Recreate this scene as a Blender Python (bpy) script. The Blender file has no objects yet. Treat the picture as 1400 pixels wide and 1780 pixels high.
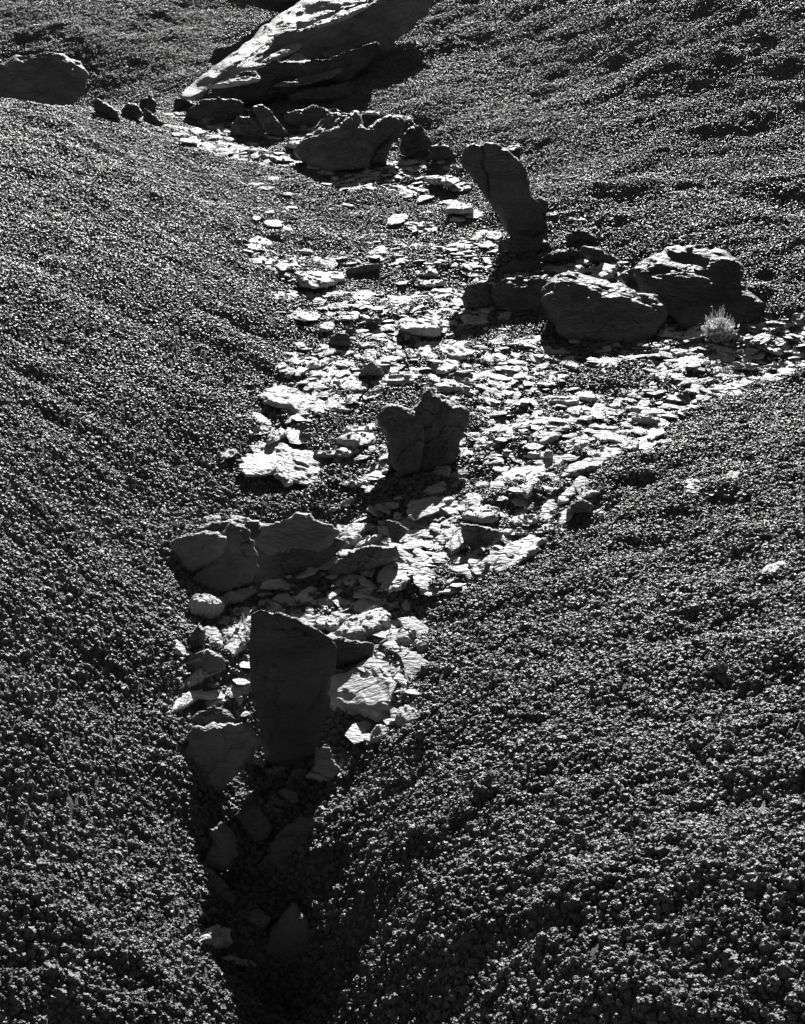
import bpy, math, random
import numpy as np
from mathutils import Vector, Matrix

S = bpy.context.scene
C = S.collection
# ------------------------------------------------------------------ camera
PITCH = math.radians(26.0); CAMH = 2.0; FPX = 2585.0      # focal length in photo pixels (1400 x 1780)
cam_d = bpy.data.cameras.new('camera'); cam = bpy.data.objects.new('camera', cam_d); C.objects.link(cam)
cam.location = (0, 0, CAMH); cam.rotation_euler = (math.pi/2 - PITCH, 0, 0)
cam_d.sensor_fit = 'VERTICAL'; cam_d.sensor_height = 24.0; cam_d.lens = 24.0*FPX/1780.0
cam_d.clip_start = 0.05; cam_d.clip_end = 2000
S.camera = cam
# ------------------------------------------------------------------ light
SUN_EL, SUN_AZ = math.radians(22.0), math.radians(4.5)     # azimuth from +Y towards +X: low, behind the subject
sdir = Vector((math.sin(SUN_AZ)*math.cos(SUN_EL), math.cos(SUN_AZ)*math.cos(SUN_EL), math.sin(SUN_EL)))
W = bpy.data.worlds.new('World'); S.world = W; W.use_nodes = True
wn = W.node_tree.nodes; wl = W.node_tree.links; wn.clear()
wo = wn.new('ShaderNodeOutputWorld'); bg = wn.new('ShaderNodeBackground'); sky = wn.new('ShaderNodeTexSky')
bw = wn.new('ShaderNodeSeparateColor')      # panchromatic film behind a red filter: only the red of the sky counts
sky.sky_type = 'NISHITA'; sky.sun_disc = False; sky.altitude = 2500; sky.air_density = .3; sky.dust_density = .1; sky.sun_elevation = SUN_EL; sky.sun_rotation = SUN_AZ
wl.new(sky.outputs[0], bw.inputs[0]); wl.new(bw.outputs[0], bg.inputs[0]); wl.new(bg.outputs[0], wo.inputs[0])
bg.inputs[1].default_value = 0.13
sl = bpy.data.lights.new('sun', 'SUN'); sl.energy = 5.0; sl.angle = math.radians(0.5); sl.color = (1, 0.995, 0.985)
so = bpy.data.objects.new('sun', sl); C.objects.link(so)
so.rotation_mode = 'QUATERNION'; so.rotation_quaternion = sdir.to_track_quat('Z', 'Y'); so.location = (3, 20, 12)
S.view_settings.view_transform = 'Standard'; S.view_settings.look = 'None'
S.view_settings.gamma = 1.0; S.view_settings.exposure = 1.15; S.view_settings.use_curve_mapping = False
S.cycles.max_bounces = 4; S.cycles.diffuse_bounces = 2; S.cycles.glossy_bounces = 2

# ------------------------------------------------------------------ noise
def _h(ix, iy, iz, seed):
    with np.errstate(over='ignore'):
        h = (ix.astype(np.uint32)*np.uint32(374761393) + iy.astype(np.uint32)*np.uint32(668265263)
             + iz.astype(np.uint32)*np.uint32(2147483647) + np.uint32(seed*974634777 & 0xffffffff))
        h = (h ^ (h >> np.uint32(13)))*np.uint32(1274126177)
        h = (h ^ (h >> np.uint32(16)))*np.uint32(2246822519)
        h ^= h >> np.uint32(15)
    return h.astype(np.float64)/4294967295.0*2-1
def vn(x, y, z=0.0, seed=0):
    """smooth value noise, about -1..1"""
    x = np.asarray(x, float); y = np.asarray(y, float)+x*0; z = np.asarray(z, float)+x*0
    fx, fy, fz = np.floor(x), np.floor(y), np.floor(z)
    ix, iy, iz = fx.astype(np.int64), fy.astype(np.int64), fz.astype(np.int64)
    def q(t): return t*t*t*(t*(t*6-15)+10)
    u, v, w = q(x-fx), q(y-fy), q(z-fz)
    r = 0
    for dz in (0, 1):
        wz = w if dz else 1-w
        if dz and not np.any(w): continue
        for dy in (0, 1):
            wy = v if dy else 1-v
            for dx in (0, 1):
                wx = u if dx else 1-u
                r = r + _h(ix+dx, iy+dy, iz+dz, seed)*wx*wy*wz
    return r
def fbm(x, y, z=0.0, o=4, seed=0, g=0.5):
    a, s, t = 1.0, 0.0, 0.0
    for k in range(o):
        s = s + a*vn(np.asarray(x)*2**k+17.3*k, np.asarray(y)*2**k-9.1*k, np.asarray(z)*2**k+3.7*k, seed+k); t += a; a *= g
    return s/t

# ------------------------------------------------------------------ rays and terrain
cp_, sp_ = math.cos(PITCH), math.sin(PITCH)
def ray(u, v):
    a = (np.asarray(u, float)-700)/FPX; b = (890-np.asarray(v, float))/FPX
    return np.stack([a, cp_+b*sp_, -sp_+b*cp_], -1)
def project(p):
    p = np.asarray(p, float); x = p[..., 0]; y = p[..., 1]; z = p[..., 2]-CAMH
    d = y*cp_-z*sp_; up = y*sp_+z*cp_
    return 700+FPX*x/d, 890-FPX*up/d
def at_z(u, v, z):
    r = ray(u, v); t = (z-CAMH)/r[2]
    return (r[0]*t, r[1]*t, z)

CTRL = []
def cpx(u, v, z): CTRL.append(at_z(u, v, z))
def cpy(u, v, y):
    r = ray(u, v); t = y/r[1]; CTRL.append((r[0]*t, y, CAMH+r[2]*t))
# gully floor, bottom to top
for u, v, z in [(500,1780,-.42),(470,1650,-.34),(465,1500,-.26),(480,1380,-.20),(520,1250,-.15),(560,1120,-.09),
                (640,1000,-.03),(740,880,0),(820,780,.02),(900,680,.04),(760,640,.03),(620,560,.06),(1150,640,.06),(1390,610,.10),
                (900,520,.06),(760,430,.09),(650,330,.13),(520,270,.17),(400,240,.20),(860,320,.15),(1000,470,.09),(560,420,.1),(600,730,.02),(500,790,.03),
                (700,260,.16)]: cpx(u, v, z)
# left bank and left mound
for u, v, z in [(330,1750,.02),(320,1550,.0),(290,1350,.0),(280,1200,.02),(270,1050,.05),(300,920,.06),(400,830,.06),(420,700,.1),(460,600,.11),(430,450,.16),
                (400,340,.21),(320,240,.30),
                (0,1780,.10),(150,1780,.03),(0,1500,.19),(150,1500,.09),(0,1250,.31),(130,1200,.18),(0,1000,.42),(150,950,.28),(0,750,.49),(200,750,.30),
                (0,550,.53),(200,550,.37),(0,400,.56),(200,400,.41),(0,300,.58),(150,300,.49),(300,300,.31),
                (0,215,.60),(120,228,.53),(230,240,.41)]: cpx(u, v, z)
CTRL += [(-1.95,7.45,.60),(-1.6,7.9,.47),(-2.4,7.3,.63),(-1.25,8.3,.31)]
CTRL += [(-2.1,8.3,.40),(-2.5,8.4,.38),(-2.2,9.1,.22),(-1.7,9.1,.25),(-2.8,9.2,.22)]      # behind the mound's crest
for u, v, y in [(130,180,9.9),(240,170,9.8),(150,100,10.4),(0,60,10.8),(280,90,10.6),(100,0,11.5),(300,0,11.7),(420,20,11.7),(390,80,10.9)]: cpy(u, v, y)
CTRL += [(-1.6,13.6,.8),(-2.6,13.6,.9),(-.9,13.6,.9),(.5,13.2,1.1),(3,12.5,1.4)]
# diagonal spur with the outcrop
for u, v, y in [(290,195,9.3),(330,150,9.9),(420,100,10.3),(500,40,10.9),(560,0,11.2),(620,0,11.0),(600,100,9.9),(500,150,9.6),(680,100,9.9),(740,0,10.8)]: cpy(u, v, y)
# right hill
for u, v, y in [(720,190,8.8),(850,230,8.2),(1000,330,7.1),(1000,150,8.9),(1000,0,10.1),(1100,420,6.4),(1250,430,6.2),(1390,520,5.6),(1390,420,6.2),
                (1200,300,7.2),(1390,300,6.9),(1200,150,8.25),(1390,200,7.7),(1390,100,8.3),(1390,0,9.0),(1200,0,9.3),(1600,0,8.7),(1600,300,6.7),(1600,500,5.7)]: cpy(u, v, y)
# near right mound
for u, v, z in [(1390,700,.13),(1200,760,.12),(1050,880,.08),(900,1010,.05),(760,1110,.02),(720,1250,.0),(660,1380,-.02),(620,1500,-.03),(625,1700,-.03),
                (1390,900,.24),(1200,1000,.18),(1000,1100,.14),(1390,1150,.30),(1100,1250,.22),(850,1250,.10),(1390,1400,.33),(1100,1450,.26),(850,1450,.14),
                (1390,1780,.33),(1100,1780,.25),(850,1780,.13),(1600,1780,.36),(1600,1200,.36),(1600,800,.26)]: cpx(u, v, z)
for u, v, z in [(-250,1780,.2),(-250,1200,.42),(-200,700,.58),(-200,350,.64)]: cpx(u, v, z)
CTRL += [(-.20,1.95,-.50),(-.20,1.4,-.55),(-.2,.7,-.58),(-.62,1.4,.0),(.28,1.4,-.02),(-.62,.7,.0),(.28,.7,.0),(.9,.7,.25),(-1.2,.7,.1)]
CT = np.array(CTRL)
def _tps(r2): return r2*np.log(r2+1e-12)*0.5
_n = len(CT); _d2 = ((CT[:, None, :2]-CT[None, :, :2])**2).sum(-1)
_A = np.zeros((_n+3, _n+3)); _A[:_n, :_n] = _tps(_d2)+np.eye(_n)*0.06
_A[:_n, _n] = 1; _A[:_n, _n+1:] = CT[:, :2]; _A[_n, :_n] = 1; _A[_n+1:, :_n] = CT[:, :2].T
_w = np.linalg.solve(_A, np.concatenate([CT[:, 2], np.zeros(3)]))
def sclamp(x, lo, hi, s):
    # soft clamp
    x = np.where(x > hi, hi+s*np.tanh((x-hi)/s), x); return np.where(x < lo, lo-s*np.tanh((lo-x)/s), x)
def base_h(x, y):
    yy = sclamp(y, .4, 13.0, 1.0); lim = .36*yy+.5
    xx = np.clip(x, -lim*3, lim*3); xx = sclamp(xx, -lim, lim, .6)
    out = np.zeros_like(xx)
    sh = xx.shape; xf = xx.ravel(); yf = yy.ravel(); o = np.empty_like(xf)
    for i in range(0, len(xf), 100000):
        a, b = xf[i:i+100000], yf[i:i+100000]
        k = _tps((a[:, None]-CT[None, :, 0])**2+(b[:, None]-CT[None, :, 1])**2)
        o[i:i+100000] = k@_w[:_n]+_w[_n]+a*_w[_n+1]+b*_w[_n+2]
    h = o.reshape(sh)
    far = np.clip((np.hypot(x, y-6)-11)/60, 0, 1)
    h = h+far*(3.0*fbm(x/40, y/40, o=3, seed=5))
    return h
# shallow steps, rills and swells seen on the slopes: (u, v, half width px, half height px, metres)
DENTS = [(385,558,70,9,-.03),(390,590,60,16,.03),(30,578,60,10,-.03),(60,655,70,9,-.03),(320,650,60,9,-.03),(300,685,80,14,.02),
         (130,760,90,14,-.02),(60,870,80,16,.02),(250,480,90,14,.02),
         (1290,135,90,12,-.02),(1130,203,130,5,.020),(1320,195,90,5,.022),(1190,172,80,12,-.02),(1150,118,100,6,.016),(1050,330,90,9,.03),
         (1350,345,90,14,-.03),(1200,90,120,10,.03),(980,150,60,10,.03),(60,205,90,6,.03),(80,232,80,7,-.03),(100,60,90,12,.03),(330,60,60,10,.03),
         (1330,560,60,9,.03),(1300,520,60,9,.03)]
_D = []
for u, v, ru, rv, a in DENTS:
    # place on the unfolded base surface by a short march
    r = ray(u, v); t = np.linspace(1.5, 16, 900)
    P = r[None, :]*t[:, None]; P[:, 2] += CAMH
    k = np.argmax(P[:, 2] < base_h(P[:, 0], P[:, 1])); p = P[k]; dist = t[k]
    fore = max(.12, (CAMH-p[2])/np.hypot(p[0], p[1]))
    _D.append((p[0], p[1], ru*dist/FPX, rv*dist/FPX/fore, a*(.8 if v > 400 or a > 0 else .45)))
def mid_h(x, y):
    h = base_h(x, y)
    for px, py, rx, ry, a in _D:
        h = h+a*np.exp(-(((x-px)/rx)**2+((y-py)/ry)**2))
    h = h-.25*np.exp(-((y-2.12)/.30)**2-((x+.215)/.14)**2)      # the gully cuts on towards the camera
    fd = np.clip(1.15-(y-4)/6, .4, 1)
    h = h+fd*.026*fbm(x/.9, y/.6, o=3, seed=11)+fd*.012*fbm(x/.33+y/.9, y/.22, o=2, seed=21)
    return h
def fine_h(x, y):
    x, y = x*.78+y*.62+.03*vn(x/.11, y/.11, seed=61), y*.78-x*.62+.03*vn(x/.11, y/.11, seed=62)
    c = np.sqrt(vn(x/.075, y/.065, seed=31)**2+.03); d = vn(x/.035, y/.03, seed=41)
    near_ = np.clip((5.5-np.abs(y))/2.5, 0, 1)
    return .010*(c-.35)+.003*d+.014*vn(x/.17, y/.15, seed=51)+near_*(.010*vn(x/.075, y/.07, seed=52)+.012*vn(x/.2, y/.16, seed=53))
def ground(x, y): return mid_h(x, y)
def hit(u, v):
    r = ray(u, v); t = np.geomspace(1.2, 22, 700)
    P = r[None, :]*t[:, None]; P[:, 2] += CAMH
    g = ground(P[:, 0], P[:, 1]); k = int(np.argmax(P[:, 2] < g))
    if k == 0: k = len(t)-1
    a, b = P[k-1], P[k]; fa, fb = a[2]-g[k-1], b[2]-g[k]
    return a+(b-a)*(fa/(fa-fb+1e-12))

# ------------------------------------------------------------------ materials
def mat(name, base, var=.25, rough=.8, spec=.4, scale=12, bump=.4, bscale=60, bdist=.004, streak=None, crack=0):
    m = bpy.data.materials.new(name); m.use_nodes = True; n = m.node_tree.nodes; l = m.node_tree.links
    p = n['Principled BSDF']; p.inputs['Roughness'].default_value = rough; p.inputs['Specular IOR Level'].default_value = spec
    tc = n.new('ShaderNodeNewGeometry'); mp = n.new('ShaderNodeMapping'); l.new(tc.outputs['Position'], mp.inputs[0])
    if streak: mp.inputs['Scale'].default_value = streak
    a = n.new('ShaderNodeTexNoise'); a.inputs['Scale'].default_value = scale; a.inputs['Detail'].default_value = 6; l.new(mp.outputs[0], a.inputs[0])
    r = n.new('ShaderNodeValToRGB'); l.new(a.outputs[0], r.inputs[0])
    lo, hi = base*(1-var), base*(1+var)
    r.color_ramp.elements[0].position = .3; r.color_ramp.elements[0].color = (lo, lo, lo*1.02, 1)
    r.color_ramp.elements[1].position = .7; r.color_ramp.elements[1].color = (hi, hi, hi*1.01, 1)
    oi = n.new('ShaderNodeObjectInfo'); om = n.new('ShaderNodeMapRange'); om.inputs['To Min'].default_value = .68; om.inputs['To Max'].default_value = 1.08; l.new(oi.outputs['Random'], om.inputs['Value'])
    vs = n.new('ShaderNodeVectorMath'); vs.operation = 'SCALE'; l.new(r.outputs[0], vs.inputs[0]); l.new(om.outputs[0], vs.inputs['Scale']); l.new(vs.outputs[0], p.inputs['Base Color'])
    b = n.new('ShaderNodeTexNoise'); b.inputs['Scale'].default_value = bscale; b.inputs['Detail'].default_value = 5; l.new(mp.outputs[0], b.inputs[0])
    bp = n.new('ShaderNodeBump'); bp.inputs['Strength'].default_value = bump; bp.inputs['Distance'].default_value = bdist
    l.new(b.outputs[0], bp.inputs['Height']); l.new(bp.outputs[0], p.inputs['Normal'])
    if crack:      # hairline joints: a few long wandering cracks, and fine bedding partings
        dn = n.new('ShaderNodeTexNoise'); dn.inputs['Scale'].default_value = 5; dn.inputs['Detail'].default_value = 4; l.new(tc.outputs['Position'], dn.inputs[0])
        mx = n.new('ShaderNodeMix'); mx.data_type = 'VECTOR'; mx.inputs[0].default_value = .35
        l.new(tc.outputs['Position'], mx.inputs[4]); l.new(dn.outputs['Color'], mx.inputs[5])
        vo = n.new('ShaderNodeTexVoronoi'); vo.feature = 'DISTANCE_TO_EDGE'; vo.inputs['Scale'].default_value = crack; l.new(mx.outputs[1], vo.inputs['Vector'])
        mr = n.new('ShaderNodeMapRange'); mr.inputs['From Max'].default_value = .03; l.new(vo.outputs['Distance'], mr.inputs['Value'])
        b2 = n.new('ShaderNodeBump'); b2.inputs['Strength'].default_value = .8; b2.inputs['Distance'].default_value = .008
        l.new(mr.outputs[0], b2.inputs['Height']); l.new(bp.outputs[0], b2.inputs['Normal']); l.new(b2.outputs[0], p.inputs['Normal'])
        ch = n.new('ShaderNodeTexMusgrave') if hasattr(bpy.types, 'ShaderNodeTexMusgrave') else n.new('ShaderNodeTexNoise')
        ch.inputs['Scale'].default_value = 2.6; l.new(tc.outputs['Position'], ch.inputs[0])
        m2 = n.new('ShaderNodeMix'); m2.data_type = 'RGBA'; m2.blend_type = 'MULTIPLY'
        r2 = n.new('ShaderNodeValToRGB'); l.new(ch.outputs[0], r2.inputs[0]); r2.color_ramp.elements[0].position = .35; r2.color_ramp.elements[0].color = (.62, .62, .62, 1); r2.color_ramp.elements[1].position = .6; r2.color_ramp.elements[1].color = (1, 1, 1, 1)
        m2.inputs[0].default_value = .8; l.new(vs.outputs[0], m2.inputs[6]); l.new(r2.outputs[0], m2.inputs[7]); l.new(m2.outputs[2], p.inputs['Base Color'])
    return m
M_CLAY = mat('popcorn_clay', .115, .35, .43, .6, 8, .9, 260, .004)
M_SOIL = mat('bare_clay', .10, .3, .9, .1, 8, .9, 160, .006)
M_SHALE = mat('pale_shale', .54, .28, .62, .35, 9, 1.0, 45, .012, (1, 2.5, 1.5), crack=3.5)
M_GREY = mat('grey_and_shaded_shale', .19, .3, .6, .4, 9, 1.0, 45, .012, (1, 2.5, 1.5), crack=3)  # grey stone, and pale shale darkened where plates stand in shade
M_MID = mat('half_shaded_shale', .30, .3, .6, .4, 9, 1.0, 45, .010, (1, 2.5, 1.5), crack=3)  # shaded slabs: pale shale darkened part way, shade put into the colour
M_DARK = mat('dark_and_shaded_shale', .11, .35, .6, .4, 7, 1.0, 45, .014, (1, 1.5, 2.5), crack=2.6)  # dark stone; also paints shade on the outcrop and in gaps between slabs
M_STRAW = mat('dry_straw', .72, .12, .8, .2, 30, .2, 100, .001)
sn_, sl_ = M_STRAW.node_tree.nodes, M_STRAW.node_tree.links      # thin dry leaves let the light behind them through
_tr = sn_.new('ShaderNodeBsdfTranslucent'); _tr.inputs[0].default_value = (.75, .75, .75, 1); _mx = sn_.new('ShaderNodeMixShader'); _mx.inputs[0].default_value = .5
sl_.new(sn_['Principled BSDF'].outputs[0], _mx.inputs[1]); sl_.new(_tr.outputs[0], _mx.inputs[2]); sl_.new(_mx.outputs[0], sn_['Material Output'].inputs['Surface'])

def link(name, verts, faces, m, parent=None, smooth=True, loc=None):
    me = bpy.data.meshes.new(name)
    verts = np.asarray(verts, dtype=np.float32)
    if isinstance(faces, np.ndarray):
        nf, k = faces.shape
        me.vertices.add(len(verts)); me.vertices.foreach_set('co', verts.ravel())
        me.loops.add(nf*k); me.loops.foreach_set('vertex_index', faces.astype(np.int32).ravel())
        me.polygons.add(nf); me.polygons.foreach_set('loop_start', np.arange(0, nf*k, k, dtype=np.int32))
        me.polygons.foreach_set('loop_total', np.full(nf, k, dtype=np.int32))
        me.update(calc_edges=True)
    else:
        me.from_pydata([tuple(map(float, q)) for q in verts], [], faces)
    me.validate()
    if smooth: me.polygons.foreach_set('use_smooth', np.ones(len(me.polygons), dtype=bool))
    me.materials.append(m)
    o = bpy.data.objects.new(name, me); C.objects.link(o)
    if parent: o.parent = parent
    if loc is not None: o.location = loc
    return o
def tag(o, label=None, cat=None, group=None, kind=None):
    if label: o['label'] = label
    if cat: o['category'] = cat
    if group: o['group'] = group
    if kind: o['kind'] = kind
    return o

# ------------------------------------------------------------------ ground sheet
_t = np.concatenate([-np.geomspace(40, .41, 22), np.linspace(-.385, .385, 570), np.geomspace(.41, 40, 22)])
_y = np.concatenate([-np.geomspace(60, .5, 14), np.linspace(-.3, 1.1, 12), np.geomspace(1.2, 14.5, 820), np.geomspace(15.2, 600, 26)])
YY, TT = np.meshgrid(_y, _t, indexing='ij'); XX = TT*np.maximum(YY, 1.0)
dense = (np.abs(TT) < .386) & (YY > 1.1) & (YY < 14.6)
ZZ = mid_h(XX, YY); ZZ = ZZ+np.where(dense, fine_h(XX, YY), 0)-.004
nr, nc = XX.shape; I = np.arange(nr*nc).reshape(nr, nc)
F = np.stack([I[:-1, :-1], I[:-1, 1:], I[1:, 1:], I[1:, :-1]], -1).reshape(-1, 4)
g = link('ground', np.stack([XX, YY, ZZ], -1).reshape(-1, 3), F, M_SOIL); tag(g, kind='structure')

# ------------------------------------------------------------------ popcorn crumbs
rng = np.random.default_rng(7)
def grain_points(y0, y1, dens):
    w = .39 if y0 < 3 else .33
    n = int(w*(y1*y1-y0*y0)*dens)
    y = np.sqrt(rng.uniform(y0*y0, y1*y1, n)); x = rng.uniform(-w, w, n)*y
    z = mid_h(x, y)+fine_h(x, y)
    return np.stack([x, y, z], -1)
def grain_tree(name, pts, smin, smax, level, m, flat=1.0, variants=6, amp=.9, freq=1.3, tilt=3.2, sx=1.0, sy=1.0):
    me = bpy.data.meshes.new(name); me.vertices.add(len(pts)); me.vertices.foreach_set('co', pts.astype(np.float32).ravel()); me.update()
    o = bpy.data.objects.new(name, me); C.objects.link(o)
    ng = bpy.data.node_groups.new(name, 'GeometryNodeTree')
    ng.interface.new_socket('Geometry', in_out='INPUT', socket_type='NodeSocketGeometry')
    ng.interface.new_socket('Geometry', in_out='OUTPUT', socket_type='NodeSocketGeometry')
    N, L = ng.nodes, ng.links
    gi, go = N.new('NodeGroupInput'), N.new('NodeGroupOutput')
    g2i = N.new('GeometryNodeGeometryToInstance')
    for k in range(variants):
        ic = N.new('GeometryNodeMeshIcoSphere'); ic.inputs['Radius'].default_value = 1.0; ic.inputs['Subdivisions'].default_value = level
        nt = N.new('ShaderNodeTexNoise'); nt.noise_dimensions = '4D'; nt.inputs['W'].default_value = k*7.7+1; nt.inputs['Scale'].default_value = freq; nt.inputs['Detail'].default_value = 3
        ps = N.new('GeometryNodeInputPosition'); L.new(ps.outputs[0], nt.inputs['Vector'])
        sb = N.new('ShaderNodeVectorMath'); sb.operation = 'SUBTRACT'; sb.inputs[1].default_value = (.5, .5, .5); L.new(nt.outputs['Color'], sb.inputs[0])
        sc = N.new('ShaderNodeVectorMath'); sc.operation = 'SCALE'; sc.inputs['Scale'].default_value = amp*2; L.new(sb.outputs[0], sc.inputs[0])
        sp = N.new('GeometryNodeSetPosition'); L.new(ic.outputs['Mesh'], sp.inputs['Geometry']); L.new(sc.outputs[0], sp.inputs['Offset'])
        tr = N.new('GeometryNodeTransform'); tr.inputs['Scale'].default_value = (sx, sy, flat); L.new(sp.outputs[0], tr.inputs['Geometry'])
        sm = N.new('GeometryNodeSetMaterial'); sm.inputs['Material'].default_value = m; L.new(tr.outputs[0], sm.inputs['Geometry'])
        L.new(sm.outputs[0], g2i.inputs[0])
    ip = N.new('GeometryNodeInstanceOnPoints'); L.new(gi.outputs[0], ip.inputs['Points']); L.new(g2i.outputs[0], ip.inputs['Instance'])
    ip.inputs['Pick Instance'].default_value = True
    rr = N.new('FunctionNodeRandomValue'); rr.data_type = 'FLOAT_VECTOR'
    rr.inputs[0].default_value = (-tilt, -tilt, 0); rr.inputs[1].default_value = (tilt, tilt, 6.283)
    rs = N.new('FunctionNodeRandomValue'); rs.data_type = 'FLOAT'; rs.inputs[2].default_value = 0; rs.inputs[3].default_value = 1; rs.inputs['Seed'].default_value = 5
    pw = N.new('ShaderNodeMath'); pw.operation = 'POWER'; pw.inputs[1].default_value = 2.2; L.new(rs.outputs[1], pw.inputs[0])
    mr = N.new('ShaderNodeMapRange'); mr.inputs['To Min'].default_value = smin; mr.inputs['To Max'].default_value = smax; L.new(pw.outputs[0], mr.inputs['Value'])
    L.new(rr.outputs[0], ip.inputs['Rotation']); L.new(mr.outputs[0], ip.inputs['Scale'])
    ri = N.new('FunctionNodeRandomValue'); ri.data_type = 'INT'; ri.inputs[4].default_value = 0; ri.inputs[5].default_value = variants-1; ri.inputs['Seed'].default_value = 9
    L.new(ri.outputs[2], ip.inputs['Instance Index'])
    L.new(ip.outputs[0], go.inputs[0])
    md = o.modifiers.new('crumbs', 'NODES'); md.node_group = ng
    me.materials.append(m)
    return o
near = grain_points(1.15, 4.2, 17000); mid = grain_points(4.2, 7.0, 12000); far = grain_points(7.0, 13.0, 11000)
tag(grain_tree('clay_crumbs', near, .0022, .0085, 3, M_CLAY, freq=1.5), 'dark clay crumbs covering the near slopes and gully', 'gravel', kind='stuff')
tag(grain_tree('clay_crumbs', mid, .0026, .0072, 2, M_CLAY, amp=.75, freq=1.3), 'dark clay crumbs covering the middle slopes', 'gravel', kind='stuff')
tag(grain_tree('clay_crumbs', far, .0026, .0058, 2, M_CLAY, amp=.6, freq=1.0), 'dark clay crumbs covering the far slopes', 'gravel', kind='stuff')
cl1 = grain_points(1.15, 3.4, 420)
tag(grain_tree('clay_clods', cl1, .007, .014, 3, M_CLAY, amp=1.0, freq=1.9), 'larger clay clods lying among the crumbs', 'gravel', kind='stuff')
# ------------------------------------------------------------------ rocks
UP = np.array([0, 0, 1.0]); EYE = np.array([0, 0, CAMH])
def unit(a): a = np.asarray(a, float); return a/np.linalg.norm(a)
def face_normal(p, lean, turn=0):
    """horizontal direction from the rock to where the photographer stands, turned sideways, then leaned back (90 = lying flat)"""
    d = EYE-p; d[2] = 0; d = unit(d); t = math.radians(turn)
    d = np.array([d[0]*math.cos(t)-d[1]*math.sin(t), d[0]*math.sin(t)+d[1]*math.cos(t), 0])
    L = math.radians(lean); return d*math.cos(L)+UP*math.sin(L)
def outline(cx, cy, w, h, rot, seed, n=11):
    r = random.Random(seed); pts = []; ph = r.uniform(0, 6.28)
    for k in range(n):
        a = 2*math.pi*(k+r.uniform(-.3, .3))/n+ph
        q = r.uniform(.72, 1.08)
        e = (abs(math.cos(a))**3+abs(math.sin(a))**3)**(-1/3)
        x, y = w/2*q*e*math.cos(a), h/2*q*e*math.sin(a)
        c, s_ = math.cos(math.radians(rot)), math.sin(math.radians(rot))
        pts.append((cx+x*c+y*s_, cy-x*s_+y*c))
    return pts
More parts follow.
